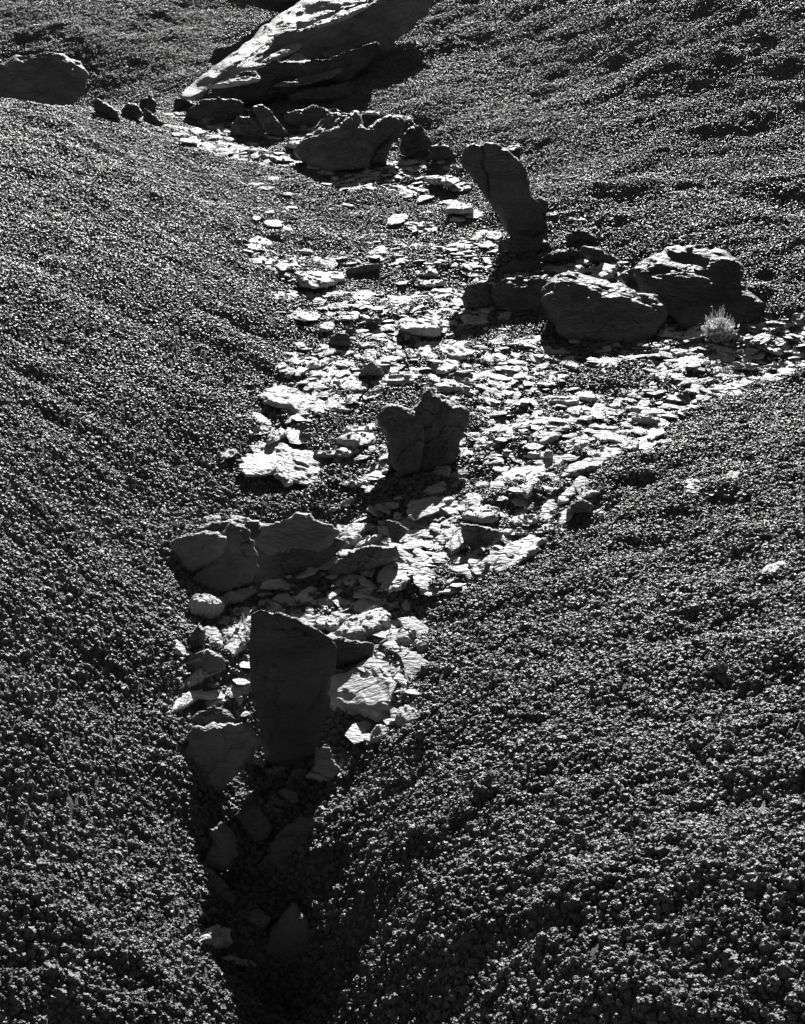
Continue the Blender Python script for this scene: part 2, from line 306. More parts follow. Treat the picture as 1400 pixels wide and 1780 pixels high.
def slab(name, px, mtl, lean=85, turn=0, thick=.03, anchor=None, lift=0.0, rough=.012, lay=5, bulge=7, n=60, K=18, seed=1,
         parent=None, bend=0.0, grainy=1.0, jag=.035, strat=0, back=None, groove=None, anchor3=None, front=.5, smooth=True):
    """px: the outer edge in photo pixels; it is carried along the lines of sight onto the stone's own plane, which passes
    through the ground under `anchor`; the stone then gets its thickness, ragged rim and split layers."""
    px = np.asarray(px, float)
    c0 = px.mean(0)
    ax = anchor if anchor is not None else (c0 if lean > 60 else np.array([c0[0], px[:, 1].max()-3]))
    A = hit(*ax) if anchor3 is None else np.array(anchor3, float)
    if lean >= 78:      # lies on the ground: follow the slope under it, tipped a little
        e_ = .08; gz = ground(np.array([A[0]-e_, A[0]+e_, A[0], A[0]]), np.array([A[1], A[1], A[1]-e_, A[1]+e_]))
        nrm = unit([-(gz[1]-gz[0])/(2*e_), -(gz[3]-gz[2])/(2*e_)*.6, 1.0]); dc = unit([-A[0], -A[1], 0])
        nrm = unit(nrm-dc*math.tan(math.radians(lean-90))+np.cross(dc, UP)*.004*turn)
    else: nrm = face_normal(A.copy(), lean, turn)
    pass; A = A+UP*lift+(nrm*thick*.25 if lean > 60 else 0)
    R = ray(px[:, 0], px[:, 1]); t = ((A-EYE)@nrm)/(R@nrm); P = EYE+R*t[:, None]
    u = unit(np.cross(UP, nrm)) if abs(nrm[2]) < .999 else np.array([1.0, 0, 0]); v = np.cross(nrm, u)
    q = np.stack([(P-A)@u, (P-A)@v], -1)
    # centroid of area
    x, y = q[:, 0], q[:, 1]; x2, y2 = np.roll(x, -1), np.roll(y, -1); cr = x*y2-x2*y; ar = cr.sum()/2
    c = np.array([((x+x2)*cr).sum(), ((y+y2)*cr).sum()])/(6*ar)
    if ar < 0: q = q[::-1]
    # resample
    e = np.roll(q, -1, 0)-q; L = np.hypot(e[:, 0], e[:, 1]); cum = np.concatenate([[0], np.cumsum(L)]); size = math.sqrt(abs(ar))
    s_ = np.linspace(0, cum[-1], n, endpoint=False); i = np.clip(np.searchsorted(cum, s_, 'right')-1, 0, len(q)-1)
    f = (s_-cum[i])/L[i]; rim = q[i]+e[i]*f[:, None]
    d = rim-c; dist = np.hypot(d[:, 0], d[:, 1])
    rim = rim+d/dist[:, None]*(size*jag*(fbm(rim[:, 0]*9/size, rim[:, 1]*9/size, o=3, seed=seed)*1.3+.5*fbm(rim[:, 0]*28/size, rim[:, 1]*28/size, o=2, seed=seed+50)))[:, None]
    rings = np.concatenate([np.linspace(0, .90, K), [.94, .965, .985, 1.0]])
    brings = [.985, .96, .9, .7, .35, 0]
    B = back if back is not None else thick
    V = []; sg = seed*13.7; G = None
    if groove is not None:
        gp = np.array(groove, float); gr = ray(gp[:, 0], gp[:, 1]); gt = ((A-EYE)@nrm)/(gr@nrm); gw = EYE+gr*gt[:, None]-A; G = np.stack([gw@u, gw@v], -1)
    def off(r): return (1-min(1, r)**bulge)**(1/2.2)
    for r in rings:
        p2 = c+(rim-c)*r; z = np.full(n, thick*front*off(r))
        V.append((p2, z, r, 1))
    for r in brings:
        p2 = c+(rim-c)*r; V.append((p2, np.full(n, -B*.5*off(r)), r, -1))
    allv = []
    ca, sa = math.cos(math.radians(strat)), math.sin(math.radians(strat))
    for p2, z, r, side in V:
        a = p2[:, 0]*ca+p2[:, 1]*sa; b = -p2[:, 0]*sa+p2[:, 1]*ca
        f1 = fbm(a*2.2/size+sg, b*4.2/size, o=4, seed=seed)*.5+.5+.18*b/size
        lv = f1*lay; st = np.floor(lv)+np.clip((lv-np.floor(lv)-.86)/.14, 0, 1)
        dsp = rough*(st-lay*.5)*.9+grainy*.005*fbm(a/.045, b/.016, o=3, seed=seed+3)+grainy*.012*fbm(a/.14, b/.07, o=3, seed=seed+4)
        dsp = dsp+grainy*.02*min(1, size/.25)*(np.abs(vn(a*3.1/size, b*2.3/size, seed=seed+30))-.3)
        if G is not None and side > 0:
            dm = np.full(n, 9.0)
            for g0, g1 in zip(G[:-1], G[1:]):
                e_ = g1-g0; tt = np.clip(((p2-g0)@e_)/(e_@e_), 0, 1); dm = np.minimum(dm, np.hypot(*(p2-g0-tt[:, None]*e_).T))
            dsp = dsp-.022*np.clip(1-dm/.007, 0, 1)
        w = 1.0 if side > 0 else .4
        edge = min(1, (1-r)*9+.25)
        zz = z+side*dsp*w*edge+bend*((a/size)**2+.3*(a/size))
        # split layers: the rim goes in and out with height
        k = .035*size*vn(zz/max(.004, B*.13)+sg, np.arctan2(p2[:, 1]-c[1], p2[:, 0]-c[0])*2.3, seed=seed+9)*(r > .8)
        dd = p2-c; dl = np.hypot(dd[:, 0], dd[:, 1])+1e-9
        p2 = p2+dd/dl[:, None]*np.broadcast_to(k, (n,))[:, None]
        allv.append(A+p2[:, :1]*u+p2[:, 1:]*v+zz[:, None]*nrm)
    m = len(allv); VV = np.concatenate(allv)
    I = np.arange(m*n).reshape(m, n); J = np.roll(I, -1, 1)
    Fq = np.stack([I[:-1], I[1:], J[1:], J[:-1]], -1).reshape(-1, 4)
    org = A if parent is None else np.zeros(3)
    if parent is not None: org = np.array(parent.location)
    o = link(name, VV-org, Fq[:, ::-1], mtl, parent, smooth)
    if parent is None: o.location = tuple(A)
    me = o.data
    return o

THINGS = []      # (object, cx, cy) for labelling
def hero(name, px, label, cat, group=None, **k):
    o = slab(name, px, **k); tag(o, label, cat, group); return o
def empty(name, uv, label, cat, group=None):
    e = bpy.data.objects.new(name, None); C.objects.link(e); e.location = tuple(hit(*uv)); e.empty_display_size = .05
    return tag(e, label, cat, group)
BIG = dict(n=130, K=44)
# --- the outcrop at the top
oc = empty('shale_outcrop', (480, 175), 'long layered shale outcrop slanting up across the top of the scene, its upper side sunlit', 'rock outcrop')
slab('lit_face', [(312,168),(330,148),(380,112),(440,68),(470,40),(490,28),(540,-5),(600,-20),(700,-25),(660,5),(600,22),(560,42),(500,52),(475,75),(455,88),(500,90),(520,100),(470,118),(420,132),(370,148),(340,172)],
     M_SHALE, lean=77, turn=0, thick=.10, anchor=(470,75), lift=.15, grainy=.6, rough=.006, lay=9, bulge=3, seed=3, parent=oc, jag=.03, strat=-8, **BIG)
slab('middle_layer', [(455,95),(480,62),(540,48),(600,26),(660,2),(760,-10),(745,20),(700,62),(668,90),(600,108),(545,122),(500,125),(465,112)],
     M_GREY, lean=50, turn=12, thick=.12, anchor=(560,112), lift=.04, grainy=.6, rough=.013, lay=8, bulge=4, seed=4, parent=oc, strat=25, **BIG)  # unlit sides of the outcrop get darker shale, shade put into the colour
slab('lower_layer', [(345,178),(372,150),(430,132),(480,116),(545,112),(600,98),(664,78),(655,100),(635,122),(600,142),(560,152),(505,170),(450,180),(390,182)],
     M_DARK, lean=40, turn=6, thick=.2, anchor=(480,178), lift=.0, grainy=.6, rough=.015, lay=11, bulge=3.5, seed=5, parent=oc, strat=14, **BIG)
def on_plane(uv, auv, lean, turn, lift, out):
    A = hit(*auv); nr = face_normal(A.copy(), lean, turn); A = A+UP*lift+nr*out; r = ray(*uv); return EYE+r*(((A-EYE)@nr)/(r@nr))
for k, px in enumerate([[(440,119),(470,99),(500,82),(526,72),(524,83),(490,99),(460,116)], [(503,102),(513,91),(544,104),(534,118),(508,121),(492,113)],
                        [(362,153),(400,141),(458,132),(452,140),(400,150)], [(545,42),(600,22),(642,6),(638,14),(600,33),(552,48)], [(470,150),(520,138),(580,126),(600,118),(580,134),(520,148)],
                        [(560,92),(610,78),(655,60),(650,68),(610,88),(566,99)]]):
    c0 = np.mean(px, 0)
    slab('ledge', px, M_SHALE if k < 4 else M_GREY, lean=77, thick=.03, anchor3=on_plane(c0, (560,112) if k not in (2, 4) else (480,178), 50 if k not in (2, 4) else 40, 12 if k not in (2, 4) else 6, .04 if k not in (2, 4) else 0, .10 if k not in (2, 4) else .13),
         grainy=.5, rough=.004, seed=300+k, parent=oc, jag=.09, n=60, K=14)
slab('foot_block', [(498,168),(525,155),(560,152),(590,147),(609,143),(613,172),(585,178),(540,180),(505,178)],
     M_DARK, lean=25, thick=.12, rough=.02, lay=5, bulge=4, seed=6, parent=oc, strat=8, n=80, K=24)
slab('hanging_plate', [(640,0),(662,-2),(672,22),(650,36),(642,18)], M_GREY, lean=35, thick=.05, anchor=(655,40), lift=.16, rough=.006, seed=7, parent=oc, n=50, K=12)
hero('ledge_rock', [(395,2),(420,-25),(560,-30),(530,0),(492,24),(470,20),(440,8)], 'dark shale ledge at the top edge beyond the far mound', 'rock',
     mtl=M_DARK, lean=15, thick=.3, anchor=(500,24), rough=.03, lay=8, bulge=3, seed=8, n=90, K=26)
# --- far left boulder half buried in the slope
hero('domed_boulder', [(-60,195),(-60,135),(-20,122),(0,116),(30,104),(70,98),(110,99),(134,108),(149,122),(150,140),(140,170),(118,192),(60,200)],
     'smooth grey domed boulder at the left edge, half buried behind the left mound', 'boulder', mtl=M_GREY, lean=50, thick=.16, anchor3=(-2.35,9.5,.15), rough=.010, lay=4, bulge=3, seed=9, strat=-5, **BIG)
# --- small standing stones in the notch
for k, (px, lb) in enumerate([
    ([(160,176),(170,171),(190,183),(206,195),(209,209),(186,206),(166,197)], 'leftmost dark pointed stone standing in the notch right of the domed boulder'),
    ([(208,207),(213,190),(223,179),(240,184),(250,199),(236,211),(218,213)], 'rounded dark stone beside the leftmost pointed stone in the notch'),
    ([(240,190),(246,172),(262,167),(272,177),(271,195),(256,199)], 'squarish dark stone standing at the back of the notch'),
    ([(249,214),(251,188),(262,196),(275,208),(284,217),(265,217)], 'small triangular dark stone at the front of the notch')]):
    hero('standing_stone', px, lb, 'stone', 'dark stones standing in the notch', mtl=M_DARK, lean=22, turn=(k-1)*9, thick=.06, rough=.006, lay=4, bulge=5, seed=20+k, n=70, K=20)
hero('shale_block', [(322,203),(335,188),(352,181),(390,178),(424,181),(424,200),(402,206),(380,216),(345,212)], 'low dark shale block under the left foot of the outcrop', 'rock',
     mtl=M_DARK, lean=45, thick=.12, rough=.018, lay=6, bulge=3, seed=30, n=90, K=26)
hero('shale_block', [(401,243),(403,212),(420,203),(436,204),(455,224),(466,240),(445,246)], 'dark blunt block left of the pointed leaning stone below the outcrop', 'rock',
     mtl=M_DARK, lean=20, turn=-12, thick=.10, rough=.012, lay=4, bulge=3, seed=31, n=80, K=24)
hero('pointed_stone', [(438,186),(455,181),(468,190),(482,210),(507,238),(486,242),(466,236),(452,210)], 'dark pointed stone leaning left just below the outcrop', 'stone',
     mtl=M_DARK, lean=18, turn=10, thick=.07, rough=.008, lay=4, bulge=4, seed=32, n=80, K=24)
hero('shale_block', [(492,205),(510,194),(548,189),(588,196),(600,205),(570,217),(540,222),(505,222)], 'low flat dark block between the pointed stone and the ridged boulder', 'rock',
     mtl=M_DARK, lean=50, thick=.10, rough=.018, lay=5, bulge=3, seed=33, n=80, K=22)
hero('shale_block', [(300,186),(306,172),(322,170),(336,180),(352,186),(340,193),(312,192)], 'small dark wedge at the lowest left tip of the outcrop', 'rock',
     mtl=M_DARK, lean=30, thick=.06, rough=.01, lay=3, bulge=4, seed=34, n=50, K=14)
# --- ridged boulder of tilted layers
rb = empty('ridged_boulder', (600, 290), 'big ridged boulder of tilted layers with a slab leaning on its right side', 'boulder')
slab('layered_block', [(511,268),(520,256),(534,240),(548,222),(573,203),(600,203),(626,204),(636,222),(640,240),(652,262),(640,286),(600,293),(560,294),(535,286)],
     M_GREY, lean=66, turn=-6, thick=.16, anchor=(590,291), lift=.02, rough=.014, lay=9, bulge=3, seed=40, parent=rb, strat=32, **BIG)
slab('leaning_slab', [(590,288),(600,262),(628,238),(655,214),(672,203),(690,203),(703,214),(698,232),(676,256),(650,272),(630,286)],
     M_DARK, lean=46, turn=18, thick=.13, anchor=(620,290), lift=.03, rough=.012, lay=5, bulge=4, seed=41, parent=rb, strat=38, **BIG)
slab('foot', [(640,288),(650,262),(684,240),(678,262),(672,284)], M_DARK, lean=10, thick=.1, rough=.008, seed=42, parent=rb, n=50, K=14)
hero('shale_block', [(695,262),(700,238),(714,224),(736,225),(752,244),(752,264),(735,274),(706,274)], 'dark layered block just right of the ridged boulder', 'rock',
     mtl=M_DARK, lean=35, thick=.12, rough=.015, lay=6, bulge=3, seed=43, n=80, K=24, strat=30)
hero('shale_block', [(742,274),(748,256),(768,247),(784,258),(797,272),(790,281),(760,281)], 'low dark hump between the ridged boulder and the tall leaning stone', 'rock',
     mtl=M_DARK, lean=30, thick=.1, rough=.012, lay=4, bulge=3, seed=44, n=70, K=20)
# --- tall leaning stone
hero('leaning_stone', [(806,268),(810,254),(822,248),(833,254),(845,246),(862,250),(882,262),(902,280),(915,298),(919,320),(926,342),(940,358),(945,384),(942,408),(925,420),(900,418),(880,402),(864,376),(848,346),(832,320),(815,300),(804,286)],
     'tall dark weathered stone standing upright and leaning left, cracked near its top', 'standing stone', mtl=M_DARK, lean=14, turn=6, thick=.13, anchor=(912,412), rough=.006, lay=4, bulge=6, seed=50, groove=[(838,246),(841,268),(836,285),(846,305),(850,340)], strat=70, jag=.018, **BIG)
for k, (px, lean, lb) in enumerate([
    ([(866,424),(900,412),(945,416),(960,432),(925,446),(880,442)], 60, 'flat dark plate in the shade at the foot of the leaning stone'),
    ([(984,424),(988,408),(1006,400),(1030,405),(1042,420),(1015,428)], 30, 'dark chunk right of the foot of the leaning stone'),
    ([(1004,440),(1014,428),(1040,432),(1092,458),(1078,462),(1040,456)], 25, 'long dark sliver slanting down from the leaning stone to the right boulder'),
    ([(940,450),(968,436),(1000,430),(1020,444),(1040,458),(1000,460),(960,458)], 35, 'dark wedge with a small bright top below the leaning stone'),
    ([(868,470),(886,458),(930,458),(968,464),(940,476),(892,478)], 55, 'low dark plate in the shadow of the leaning stone'),
    ([(924,356),(940,342),(952,350),(948,372),(936,376)], 20, 'small dark stone touching the right edge of the leaning stone'),
    ([(855,500),(880,485),(930,480),(962,492),(950,520),(935,545),(885,547),(860,530)], 40, 'dark block in shade behind the rounded lump, left of the humped boulder'),
    ([(803,520),(812,500),(835,491),(856,497),(866,515),(858,533),(832,541),(810,536)], 30, 'rounded dark lump standing left of the humped boulder'),
    ([(1072,484),(1085,472),(1110,466),(1138,470),(1142,484),(1110,492)], 35, 'small grey stone wedged between the humped boulder and the wide right boulder')]):
    hero('dark_stone', px, lb, 'stone', mtl=M_DARK if k != 8 else M_GREY, lean=lean, turn=(k*37 % 30)-15, thick=.07, rough=.010, lay=4, bulge=4, seed=60+k, n=80, K=24, anchor=None)
# --- boulders on the right
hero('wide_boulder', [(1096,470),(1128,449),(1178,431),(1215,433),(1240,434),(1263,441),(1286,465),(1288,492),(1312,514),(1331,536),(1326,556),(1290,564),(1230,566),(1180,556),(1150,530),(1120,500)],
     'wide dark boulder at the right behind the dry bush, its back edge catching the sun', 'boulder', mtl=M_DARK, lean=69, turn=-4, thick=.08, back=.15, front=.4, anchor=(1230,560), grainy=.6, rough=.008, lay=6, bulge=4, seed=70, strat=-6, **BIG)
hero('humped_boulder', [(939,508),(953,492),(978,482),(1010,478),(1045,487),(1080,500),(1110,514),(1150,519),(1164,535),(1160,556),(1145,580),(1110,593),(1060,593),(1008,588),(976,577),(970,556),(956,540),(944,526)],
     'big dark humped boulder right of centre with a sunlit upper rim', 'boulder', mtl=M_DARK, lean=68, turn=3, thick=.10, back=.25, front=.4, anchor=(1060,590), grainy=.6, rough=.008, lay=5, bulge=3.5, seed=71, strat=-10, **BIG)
# --- split boulder in the middle
sb = empty('split_boulder', (740, 815), 'dark jagged boulder in the middle, split by a crack into two upright plates', 'boulder')
slab('rear_block', [(660,730),(678,708),(700,710),(716,713),(731,700),(736,680),(746,673),(756,686),(790,700),(814,716),(816,736),(800,765),(792,800),(766,818),(742,826),(700,826),(676,806),(674,770)],
     M_DARK, lean=30, turn=0, thick=.10, anchor=(738,812), grainy=.8, rough=.006, lay=6, bulge=5, seed=79, parent=sb, strat=65, jag=.04, **BIG)
slab('right_plate', [(716,716),(732,700),(733,676),(745,671),(753,684),(776,688),(792,700),(806,706),(818,716),(818,735),(804,752),(795,772),(786,800),(766,816),(742,824),(722,820),(708,790),(700,750)],
     M_DARK, lean=36, turn=8, thick=.05, anchor=(750,816), grainy=.5, rough=.006, lay=5, bulge=9, seed=80, parent=sb, strat=60, jag=.03, **BIG)
slab('left_plate', [(655,724),(664,711),(680,703),(700,708),(716,716),(734,722),(738,750),(736,790),(728,820),(700,828),(682,812),(680,775),(678,757),(661,742)],
     M_DARK, lean=40, turn=-12, thick=.05, anchor=(710,836), grainy=.4, rough=.005, lay=5, bulge=9, seed=81, parent=sb, strat=75, jag=.02, **BIG)
# --- near standing slab and its neighbours
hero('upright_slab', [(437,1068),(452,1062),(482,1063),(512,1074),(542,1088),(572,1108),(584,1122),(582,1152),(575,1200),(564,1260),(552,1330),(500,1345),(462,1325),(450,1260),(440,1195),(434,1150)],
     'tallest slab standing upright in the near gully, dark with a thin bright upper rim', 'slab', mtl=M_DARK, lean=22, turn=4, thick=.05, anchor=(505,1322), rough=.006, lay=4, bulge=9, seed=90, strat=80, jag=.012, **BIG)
P = [  # plates in shade take a darkened shale; sunlit slabs keep the pale one
 ([(286,940),(330,918),(400,902),(470,912),(560,925),(600,940),(560,985),(500,1010),(450,1040),(330,1045),(292,1005)], 'broad dark slab added to darken the gaps under the plates left of the gully head', M_DARK, 56, 0, .05, .010),  # added backing that paints the gaps between the plates dark
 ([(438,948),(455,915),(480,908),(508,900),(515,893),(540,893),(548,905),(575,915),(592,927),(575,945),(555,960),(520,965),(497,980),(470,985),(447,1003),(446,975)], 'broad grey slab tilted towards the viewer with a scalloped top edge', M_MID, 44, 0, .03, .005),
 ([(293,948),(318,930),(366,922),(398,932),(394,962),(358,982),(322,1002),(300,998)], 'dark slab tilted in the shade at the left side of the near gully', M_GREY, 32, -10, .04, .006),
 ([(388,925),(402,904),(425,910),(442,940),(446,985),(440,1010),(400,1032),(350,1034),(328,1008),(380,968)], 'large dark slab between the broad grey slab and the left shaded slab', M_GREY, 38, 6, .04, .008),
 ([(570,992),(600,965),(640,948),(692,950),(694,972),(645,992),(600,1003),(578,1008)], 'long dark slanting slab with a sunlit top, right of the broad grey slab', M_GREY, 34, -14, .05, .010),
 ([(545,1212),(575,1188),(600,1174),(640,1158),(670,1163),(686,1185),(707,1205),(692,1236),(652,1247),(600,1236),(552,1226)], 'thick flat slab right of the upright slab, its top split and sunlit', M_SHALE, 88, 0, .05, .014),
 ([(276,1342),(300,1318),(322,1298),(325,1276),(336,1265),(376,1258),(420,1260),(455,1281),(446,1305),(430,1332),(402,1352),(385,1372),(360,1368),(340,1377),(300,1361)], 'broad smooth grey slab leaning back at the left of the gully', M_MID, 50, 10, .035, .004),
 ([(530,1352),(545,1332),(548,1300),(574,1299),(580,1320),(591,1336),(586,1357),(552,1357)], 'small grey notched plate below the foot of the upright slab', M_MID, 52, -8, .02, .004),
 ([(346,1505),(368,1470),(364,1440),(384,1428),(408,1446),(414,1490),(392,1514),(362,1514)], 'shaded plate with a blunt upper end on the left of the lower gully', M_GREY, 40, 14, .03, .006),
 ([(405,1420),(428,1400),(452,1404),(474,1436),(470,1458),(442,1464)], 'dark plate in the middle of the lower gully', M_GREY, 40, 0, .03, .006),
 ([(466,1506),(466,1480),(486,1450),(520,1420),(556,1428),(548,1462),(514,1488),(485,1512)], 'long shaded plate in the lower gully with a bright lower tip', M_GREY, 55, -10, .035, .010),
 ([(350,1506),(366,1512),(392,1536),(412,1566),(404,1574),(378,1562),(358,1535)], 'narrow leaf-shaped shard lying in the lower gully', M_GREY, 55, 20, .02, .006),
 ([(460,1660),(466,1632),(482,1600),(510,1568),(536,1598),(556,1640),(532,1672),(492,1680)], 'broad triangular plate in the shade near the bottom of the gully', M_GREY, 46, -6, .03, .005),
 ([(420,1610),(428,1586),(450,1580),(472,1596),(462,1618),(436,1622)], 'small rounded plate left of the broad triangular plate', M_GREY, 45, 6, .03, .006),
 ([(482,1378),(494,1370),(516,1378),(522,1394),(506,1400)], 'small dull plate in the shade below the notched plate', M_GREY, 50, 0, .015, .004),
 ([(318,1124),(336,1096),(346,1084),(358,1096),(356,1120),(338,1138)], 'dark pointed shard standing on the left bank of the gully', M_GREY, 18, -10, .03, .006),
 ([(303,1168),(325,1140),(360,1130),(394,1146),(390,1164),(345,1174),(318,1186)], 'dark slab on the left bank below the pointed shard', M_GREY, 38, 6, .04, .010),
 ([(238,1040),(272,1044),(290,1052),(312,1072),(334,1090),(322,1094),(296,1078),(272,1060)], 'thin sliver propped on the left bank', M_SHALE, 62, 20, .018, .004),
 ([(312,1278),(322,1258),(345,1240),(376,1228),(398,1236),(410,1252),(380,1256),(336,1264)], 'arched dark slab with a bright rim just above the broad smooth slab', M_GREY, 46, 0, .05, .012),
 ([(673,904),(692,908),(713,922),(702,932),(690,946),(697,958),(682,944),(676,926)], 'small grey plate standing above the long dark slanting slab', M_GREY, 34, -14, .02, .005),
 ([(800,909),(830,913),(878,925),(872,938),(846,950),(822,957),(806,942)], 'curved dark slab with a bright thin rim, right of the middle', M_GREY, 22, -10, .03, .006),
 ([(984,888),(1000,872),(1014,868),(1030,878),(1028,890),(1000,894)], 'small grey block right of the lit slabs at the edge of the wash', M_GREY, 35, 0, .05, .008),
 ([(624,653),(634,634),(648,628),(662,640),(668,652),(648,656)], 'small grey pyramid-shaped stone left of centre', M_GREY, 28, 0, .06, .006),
 ([(538,1122),(556,1104),(600,1112),(650,1120),(640,1150),(590,1165),(560,1150)], 'dark block standing in for the shadow gap just right of the upright slab', M_DARK, 40, -12, .10, .012),  # dark block put where the upright slab's shadow fills the gap
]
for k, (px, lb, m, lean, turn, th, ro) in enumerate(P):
    hero('shale_plate', px, lb, 'slab', mtl=m, grainy=.45, lift=-.075 if k == 0 else 0, jag=.05, lean=lean, turn=turn, thick=th, rough=ro*.5, lay=4, bulge=8, seed=100+k, n=96, K=28, strat=(k*31 % 40)-20)
